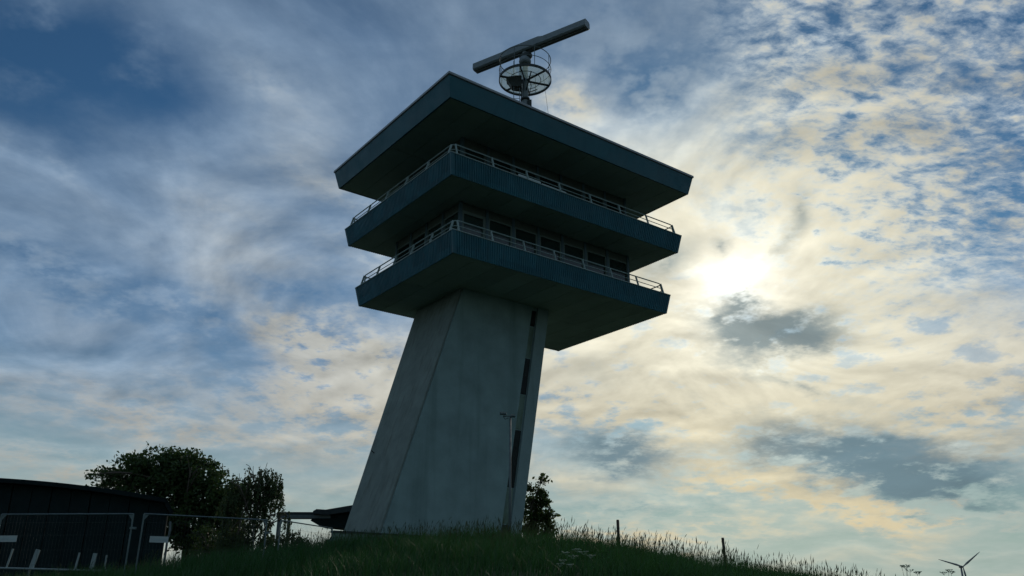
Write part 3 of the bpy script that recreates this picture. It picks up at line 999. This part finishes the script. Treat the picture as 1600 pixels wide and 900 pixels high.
# ------------------------------------------------------------------ posts on the crest
for x, y, zt, ln, w, lab in ((3.81, 31.0, 2.89, 0.0, 0.105, 'taller dark upright post in the grass right of the tower'),
                             (7.52, 31.0, 2.28, 0.05, 0.10, 'shorter leaning dark post lower down the grassy slope')):
    z = gz(x, y)
    t = thing('fence_post', lab, 'post', (x, y, z), group='posts on the grassy crest')
    b = MB()
    n = 8
    rings = []
    for k, zz in enumerate((z - 0.2, (z + zt) / 2, zt - 0.02, zt)):
        s = 1.0 if k < 3 else 0.82
        rings.append([(x - ln * (zz - z) / (zt - z) + ln + w / 2 * s * math.cos(2 * math.pi * j / n), y + w / 2 * s * math.sin(2 * math.pi * j / n), zz) for j in range(n)])
    b.loft(rings)
    b.build('shaft', 'wood_post', t, (x, y, z))
    MB().lathe((x - ln * 0.8 + ln, y, z + (zt - z) * 0.8), [(w / 2 + 0.006, 0), (w / 2 + 0.006, 0.03)], 8).build('wire_band', 'steel_dark', t, (x, y, z))

# ------------------------------------------------------------------ far wind turbine
tx, ty, th = 440.3, 860.0, 36.46
tb = thing('wind_turbine', 'small three bladed wind turbine far off on the right', 'wind turbine', (tx, ty, -1.6))
UO = (tx, ty, -1.6)
MB().tube([(tx, ty + 2.5, -2), (tx, ty + 2.5, th - 0.8)], [1.5, 0.85], 14).build('tower_tube', 'turbine_white', tb, UO, smooth=True)
MB().tube([(tx, ty - 0.6, th), (tx, ty + 0.4, th), (tx, ty + 5.0, th + 0.1), (tx, ty + 5.6, th + 0.1)], [0.9, 1.15, 1.1, 0.6], 10).build('nacelle', 'turbine_white', tb, UO, smooth=True)
MB().tube([(tx, ty - 2.2, th), (tx, ty - 1.6, th), (tx, ty - 0.62, th)], [0.25, 0.8, 1.0], 12).build('hub', 'turbine_white', tb, UO, smooth=True)
for ang in (163.5, 36.0, 277.0):
    a = R(ang)
    ax = Vector((math.cos(a), 0, math.sin(a)))
    sd = Vector((-math.sin(a), 0, math.cos(a)))
    rings = []
    for s, c_, th_ in ((0.5, 0.7, 0.6), (3.0, 1.0, 0.5), (6.0, 1.5, 0.34), (12, 1.1, 0.22), (19, 0.75, 0.12), (23.6, 0.3, 0.05)):
        p = Vector((tx, ty - 1.4, th)) + ax * s
        rings.append([p + sd * (c_ * 0.65), p + Vector((0, -th_, 0)), p - sd * (c_ * 0.65), p + Vector((0, th_, 0))])
    MB().loft(rings).build('blade', 'turbine_white', tb, UO, smooth=True)


# ------------------------------------------------------------------ trees
def leaves_mesh(name, pts, size, material, parent, off, rng, droop=False, aspect=0.62):
    """many leaf-sized folded faces at the given points"""
    n = len(pts)
    P = np.asarray(pts)
    ax = rng.normal(size=(n, 3))
    if droop:
        ax[:, 2] = -np.abs(ax[:, 2]) - 1.2
    ax /= np.linalg.norm(ax, axis=1)[:, None]
    sd = np.cross(ax, rng.normal(size=(n, 3)))
    sd /= np.linalg.norm(sd, axis=1)[:, None]
    nr = np.cross(ax, sd)
    L = (size * rng.uniform(0.6, 1.3, n))[:, None]
    W = L * aspect
    v = np.stack([P, P + ax * L * 0.5 + sd * W * 0.5 + nr * L * 0.08, P + ax * L, P + ax * L * 0.5 - sd * W * 0.5 + nr * L * 0.08], 1)
    v = v.reshape(-1, 3) - np.asarray(off)
    me = bpy.data.meshes.new(name)
    f = np.arange(4 * n).reshape(n, 4)
    me.from_pydata(v.tolist(), [], f.tolist())
    me.materials.append(MATS[material])
    me.update()
    return link(name, me, parent, kind='stuff')


def limb(m, p0, p1, r0, r1, rng, bend=0.15, seg=5):
    p0, p1 = np.asarray(p0, float), np.asarray(p1, float)
    L = np.linalg.norm(p1 - p0)
    k = rng.normal(size=3) * bend * L * 0.5
    pts, rr = [], []
    for i in range(seg + 1):
        t = i / seg
        pts.append(tuple(p0 + (p1 - p0) * t + k * math.sin(math.pi * t) * 0.5 + np.array((0, 0, 0.10 * L * math.sin(math.pi * t)))))
        rr.append(r0 + (r1 - r0) * t)
    m.tube(pts, rr, 6)
    return pts


def tree(name, label, base, lobes, yc, ydepth, nclump, per, csize, lsize, leafm, barkm, seed, trunk_r, trunk_top, droop=False):
    rng = np.random.default_rng(seed)
    t = thing(name, label, 'tree', base)
    tm = MB()
    trunk = limb(tm, (base[0], base[1], base[2] - 0.2), trunk_top, trunk_r, trunk_r * 0.45, rng, 0.05, 8)
    tm.build('trunk', barkm, t, base, smooth=True)
    bm_ = MB()
    pts = []
    wts = np.array([r ** 2.0 for _, _, r in lobes])
    wts /= wts.sum()
    for (lx_, lz_, r) in lobes:                       # limbs towards every lobe
        s = trunk[int(rng.integers(3, 8))]
        e = (lx_, yc + rng.uniform(-0.5, 0.5) * ydepth, lz_)
        l = limb(bm_, s, e, trunk_r * 0.35, 0.03, rng, 0.2)
        for _ in range(4):
            a = l[int(rng.integers(2, 5))]
            dv = rng.normal(size=3)
            dv /= np.linalg.norm(dv)
            limb(bm_, a, np.asarray(e) + dv * r * 0.9, trunk_r * 0.14, 0.012, rng, 0.2, 3)
    bm_.build('limbs', 'bark_grey', t, base, smooth=True)
    for _ in range(nclump):
        lx_, lz_, r = lobes[int(rng.choice(len(lobes), p=wts))]
        dv = rng.normal(size=3)
        dv /= np.linalg.norm(dv)
        rad = r * rng.uniform(0.15, 1.0) ** 0.45
        c = np.array((lx_, yc + dv[1] * max(r, ydepth * 0.5) * rng.uniform(0.2, 1), lz_)) + np.array((dv[0], 0, dv[2])) * rad
        if droop:
            ln = rng.uniform(0.4, 1.35)
            sx = rng.normal(size=2) * 0.10
            for _ in range(per):
                s = rng.uniform(0, 1)
                pts.append((c[0] + sx[0] * s + rng.normal() * 0.022, c[1] + sx[1] * s + rng.normal() * 0.022, c[2] - s * ln))
        else:
            flat = rng.uniform(0.45, 0.8)
            for _ in range(per):
                o = rng.normal(size=3) * csize
                pts.append((c[0] + o[0], c[1] + o[1], c[2] + o[2] * flat))
    leaves_mesh('crown', pts, lsize, leafm, t, base, rng, droop)
    return t


MAPLE = [(-26.93, 7.91, 0.77), (-25.67, 8.33, 1.12), (-24.13, 8.68, 1.29), (-22.97, 9.02, 0.86), (-21.88, 8.68, 1.21), (-20.72, 8.34, 1.03), (-19.56, 7.33, 1.03), (-24.54, 7.2, 1.54), (-22.38, 7.07, 1.79), (-20.37, 6.37, 1.53), (-19.23, 5.75, 1.1), (-21.05, 5.14, 1.43), (-19.47, 4.33, 1.26), (-21.3, 3.92, 0.92), (-22.5, 4.93, 1.09), (-18.88, 6.37, 0.85), (-18.3, 5.2, 0.9), (-17.9, 6.9, 0.6), (-18.2, 3.8, 0.9), (-20.2, 3.2, 0.9), (-22.6, 8.2, 1.3), (-27.4, 7.2, 0.5)]
BIRCH = [(-13.17, 5.56, 0.39), (-12.11, 5.74, 0.51), (-11.58, 5.86, 0.45), (-11.07, 5.56, 0.39), (-10.75, 4.86, 0.27), (-12.78, 4.77, 0.48), (-11.95, 4.86, 0.54), (-11.33, 4.62, 0.39), (-12.87, 3.81, 0.47), (-11.98, 3.75, 0.44), (-10.52, 4.04, 0.18), (-12.33, 2.96, 0.47), (-11.27, 3.47, 0.27), (-10.34, 3.7, 0.21), (-12.6, 5.2, 0.5), (-11.5, 5.3, 0.5), (-13.2, 4.6, 0.45), (-10.85, 5.2, 0.25), (-13.1, 3.0, 0.5), (-12.0, 2.6, 0.5), (-11.3, 2.8, 0.4), (-12.8, 2.4, 0.5)]
SAP = [(1.62, 6.36, 0.24), (0.99, 5.85, 0.31), (1.61, 5.55, 0.31), (1.12, 5.18, 0.34), (1.74, 5.11, 0.27), (0.98, 4.61, 0.41), (1.6, 4.51, 0.34), (1.25, 4.08, 0.44), (2.14, 4.58, 0.24), (1.86, 3.95, 0.34), (0.91, 3.76, 0.34), (1.15, 3.2, 0.42), (1.75, 3.3, 0.38), (2.05, 3.6, 0.3)]
tree('maple_tree', 'broad dense dark tree rising behind the black hall', (-21.2, 57.0, gz(-21.2, 57)), MAPLE, 57.0, 5.0, 1250, 24, 0.22, 0.26,
     'maple_leaf', 'bark_grey', 3, 0.24, (-21.6, 57.0, 7.6))
tree('birch_tree', 'slender birch with hanging twigs beside the raised walkway', (-11.75, 40.0, gz(-11.75, 40)), BIRCH, 40.0, 1.6, 500, 40, 0.1, 0.105,
     'birch_leaf', 'bark_birch', 8, 0.09, (-11.7, 40.0, 5.7), droop=True)
tree('young_tree', 'young leafy tree growing behind the right edge of the shaft', (1.25, 46.0, gz(1.25, 46)), SAP, 46.0, 0.9, 250, 14, 0.10, 0.20,
     'sapling_leaf', 'bark_grey', 5, 0.05, (1.45, 46.0, 6.2))
tree('hedge_shrub', 'low leafy shrub under the raised walkway behind the fence', (-9.7, 38.0, gz(-9.7, 38)),
     [(-9.62, 2.6, 0.36), (-9.15, 2.45, 0.30), (-10.44, 2.45, 0.42), (-10.0, 2.2, 0.4)], 38.0, 0.8, 70, 22, 0.1, 0.12,
     'birch_leaf', 'bark_grey', 6, 0.03, (-9.8, 38.0, 2.3))
tree('understorey_shrub', 'loose shrub at the foot of the broad tree beside the black hall', (-15.8, 47.0, gz(-15.8, 47)),
     [(-16.6, 2.6, 0.7), (-15.6, 3.0, 0.8), (-14.9, 2.5, 0.7), (-15.9, 1.8, 0.8), (-16.7, 3.6, 0.5), (-14.6, 3.4, 0.5)], 47.0, 1.4, 150, 20, 0.15, 0.15,
     'maple_leaf', 'bark_grey', 7, 0.05, (-15.8, 47.0, 2.6))


# ------------------------------------------------------------------ cow parsley in the grass
def umbel_plant(label, x, y, heads, seed):
    rng = random.Random(seed)
    z = gz(x, y)
    t = thing('cow_parsley', label, 'wildflower', (x, y, z), group='cow parsley in the grass')
    O = (x, y, z)
    for hx, hy, hz_ in heads:
        tip = Vector((x + hx, y + hy, z + hz_))
        MB().tube([(x + hx * 0.1, y + hy * 0.1, z), (x + hx * 0.45, y + hy * 0.45, z + hz_ * 0.5), tip], [0.007, 0.006, 0.004], 4).build('stem', 'grass_blade', t, O)
        um = MB()
        for k in range(11):
            a = rng.uniform(0, 6.283)
            r = 0.10 * math.sqrt(rng.random())
            c = tip + Vector((r * math.cos(a), r * math.sin(a), 0.06 + rng.uniform(-0.012, 0.012)))
            um.tube([tip, c], 0.0025, 3)
            um.lathe(tuple(c), [(0.008, -0.006), (0.024, 0.002), (0.012, 0.010)], 6)
        um.build('flower_head', 'umbel', t, O)


umbel_plant('pale flowering cow parsley in the dark grass right below the tower', 1.27, 18.0,
            [(0.0, 0, 0.58), (-0.20, 0.1, 0.50), (0.22, 0.0, 0.66), (-0.06, -0.2, 0.40), (0.36, 0.1, 0.60), (-0.28, -0.1, 0.42), (0.10, 0.2, 0.72), (-0.14, 0.2, 0.66)], 1)
umbel_plant('tall cow parsley standing against the sky near the wind turbine', 10.74, 24.0,
            [(0.0, 0, 1.12), (0.10, 0, 1.03), (0.30, 0, 0.97), (-0.10, 0, 1.14), (0.40, 0.1, 0.99), (0.08, 0.1, 1.16)], 2)
umbel_plant('low cow parsley at the bottom edge just left of the wind turbine', 11.75, 24.0,
            [(0.0, 0, 1.08), (0.14, 0, 1.14), (0.26, 0.1, 1.10)], 3)


# ------------------------------------------------------------------ grass
def scatter(n, x0, x1, y0, y1, rng):
    x = rng.uniform(x0, x1, n)
    y = rng.uniform(y0, y1, n)
    # nothing grows inside the plinth
    u = (x - 0.128) * math.cos(R(37.03)) + (y - 41.13) * math.sin(R(37.03))
    v = -(x - 0.128) * math.sin(R(37.03)) + (y - 41.13) * math.cos(R(37.03))
    ok = ~((u > -10.05) & (u < 1.7) & (v > -1.55) & (v < 4.3))
    x, y = x[ok], y[ok]
    return x, y, ground_z(x, y)


def patch(x, y):
    return (np.sin(x * 1.3 + 0.6 * np.sin(y * 0.9)) * np.sin(y * 1.1 + 0.5 * np.sin(x * 0.7)) + 0.6 * np.sin(x * 3.1 + y * 1.9) * np.sin(y * 2.7 - x)) / 1.6


def blades(name, specs, label, material, seed):
    rng = np.random.default_rng(seed)
    V, Q = [], []
    base = 0
    for (n, x0, x1, y0, y1, h0, h1, w0, w1, lean) in specs:
        x, y, z = scatter(n, x0, x1, y0, y1, rng)
        n = len(x)
        a = rng.uniform(0, 2 * math.pi, n)
        h = rng.uniform(h0, h1, n) * (1 + 0.40 * patch(x, y))
        w = rng.uniform(w0, w1, n)
        dx, dy = np.cos(a), np.sin(a)
        sx, sy = -dy, dx
        ln = h * rng.uniform(0.05, lean, n)
        wind = 0.10 * h
        p = np.stack([x, y, z - 0.03], 1)
        mid = np.stack([x + dx * ln * 0.35 + wind * 0.3, y + dy * ln * 0.35, z + h * 0.55], 1)
        tip = np.stack([x + dx * ln + wind, y + dy * ln, z + h * np.sqrt(np.clip(1 - (ln / h) ** 2 * 0.5, 0.2, 1))], 1)
        s = np.stack([sx, sy, np.zeros(n)], 1) * (w / 2)[:, None]
        v = np.stack([p - s, p + s, mid + s * 0.8, mid - s * 0.8, tip + s * 0.12, tip - s * 0.12], 1).reshape(-1, 3)
        V.append(v)
        i = base + np.arange(n)[:, None] * 6
        Q.append(np.concatenate([i + np.array([[0, 1, 2, 3]]), i + np.array([[3, 2, 4, 5]])], 0))
        base += n * 6
    V = np.concatenate(V)
    Q = np.concatenate(Q)
    me = bpy.data.meshes.new(name)
    me.vertices.add(len(V))
    me.vertices.foreach_set('co', V.ravel())
    me.loops.add(Q.size)
    me.loops.foreach_set('vertex_index', Q.ravel().astype(np.int32))
    me.polygons.add(len(Q))
    me.polygons.foreach_set('loop_start', np.arange(0, Q.size, 4, dtype=np.int32))
    me.update(calc_edges=True)
    me.materials.append(MATS[material])
    link(name, me, kind='stuff', label=label, category='grass')


blades('grass', [(95000, -19, 19, 19, 32.5, 0.30, 0.62, 0.010, 0.018, 0.75),
                 (22000, -19, 19, 27, 33.5, 0.45, 0.78, 0.007, 0.012, 0.45),
                 (16000, -22, 22, 9, 19, 0.30, 0.60, 0.012, 0.02, 0.75),
                 (14000, -24, 24, 32.5, 46, 0.30, 0.60, 0.012, 0.02, 0.7)],
       'thick dark green meadow grass covering the dyke below the tower', 'grass_blade', 11)


def seed_stalks():
    rng = np.random.default_rng(21)
    V, Q = [], []
    base = 0
    for (n, x0, x1, y0, y1) in ((5200, -19, 19, 26, 33), (900, -19, 19, 20, 26), (900, 2, 14, 28, 32)):
        x, y, z = scatter(n, x0, x1, y0, y1, rng)
        n = len(x)
        h = rng.uniform(0.55, 0.98, n) * (1 + 0.22 * patch(x * 0.8, y)) * np.interp(x, [-19, -8, 0, 5, 19], [0.8, 0.85, 1.0, 1.08, 0.95])
        a = rng.uniform(0, 2 * math.pi, n)
        ln = h * rng.uniform(0.02, 0.22, n)
        dx, dy = np.cos(a) * ln + 0.07 * h, np.sin(a) * ln
        rt = rng.uniform(0, math.pi, n)
        s = np.stack([np.cos(rt), np.sin(rt), np.zeros(n)], 1)
        s2 = np.stack([-np.sin(rt), np.cos(rt), np.zeros(n)], 1)

        def at(t, zt):
            return np.stack([x + dx * t * t, y + dy * t * t, z + h * zt], 1)
        hl = rng.uniform(0.12, 0.26, n)
        hw = rng.uniform(0.006, 0.015, n)[:, None]
        p0, p1, p2, p3 = at(0, -0.02), at(0.75, 0.75), at(0.88, 1 - hl * 0.55), at(1.0, 1.0)
        p1 = at(1 - 0.25, 1 - hl)
        wd = 0.0035
        v = np.stack([p0 - s * wd, p0 + s * wd, p1 + s * wd, p1 - s * wd,
                      p1, p2 + s * hw, p3, p2 - s * hw,
                      p1, p2 + s2 * hw, p3, p2 - s2 * hw], 1).reshape(-1, 3)
        V.append(v)
        i = base + np.arange(n)[:, None] * 12
        Q.append(np.concatenate([i + np.array([[0, 1, 2, 3]]), i + np.array([[4, 5, 6, 7]]), i + np.array([[8, 9, 10, 11]])], 0))
        base += n * 12
    V = np.concatenate(V)
    Q = np.concatenate(Q)
    me = bpy.data.meshes.new('seed_grass')
    me.from_pydata(V.tolist(), [], Q.tolist())
    me.materials.append(MATS['grass_seed'])
    me.update()
    link('seed_grass', me, kind='stuff', label='tall flowering grass stalks standing up along the crest', category='grass')


seed_stalks()
SC.cycles.use_denoising = True
SC.cycles.max_bounces = 6
SC.cycles.transparent_max_bounces = 8
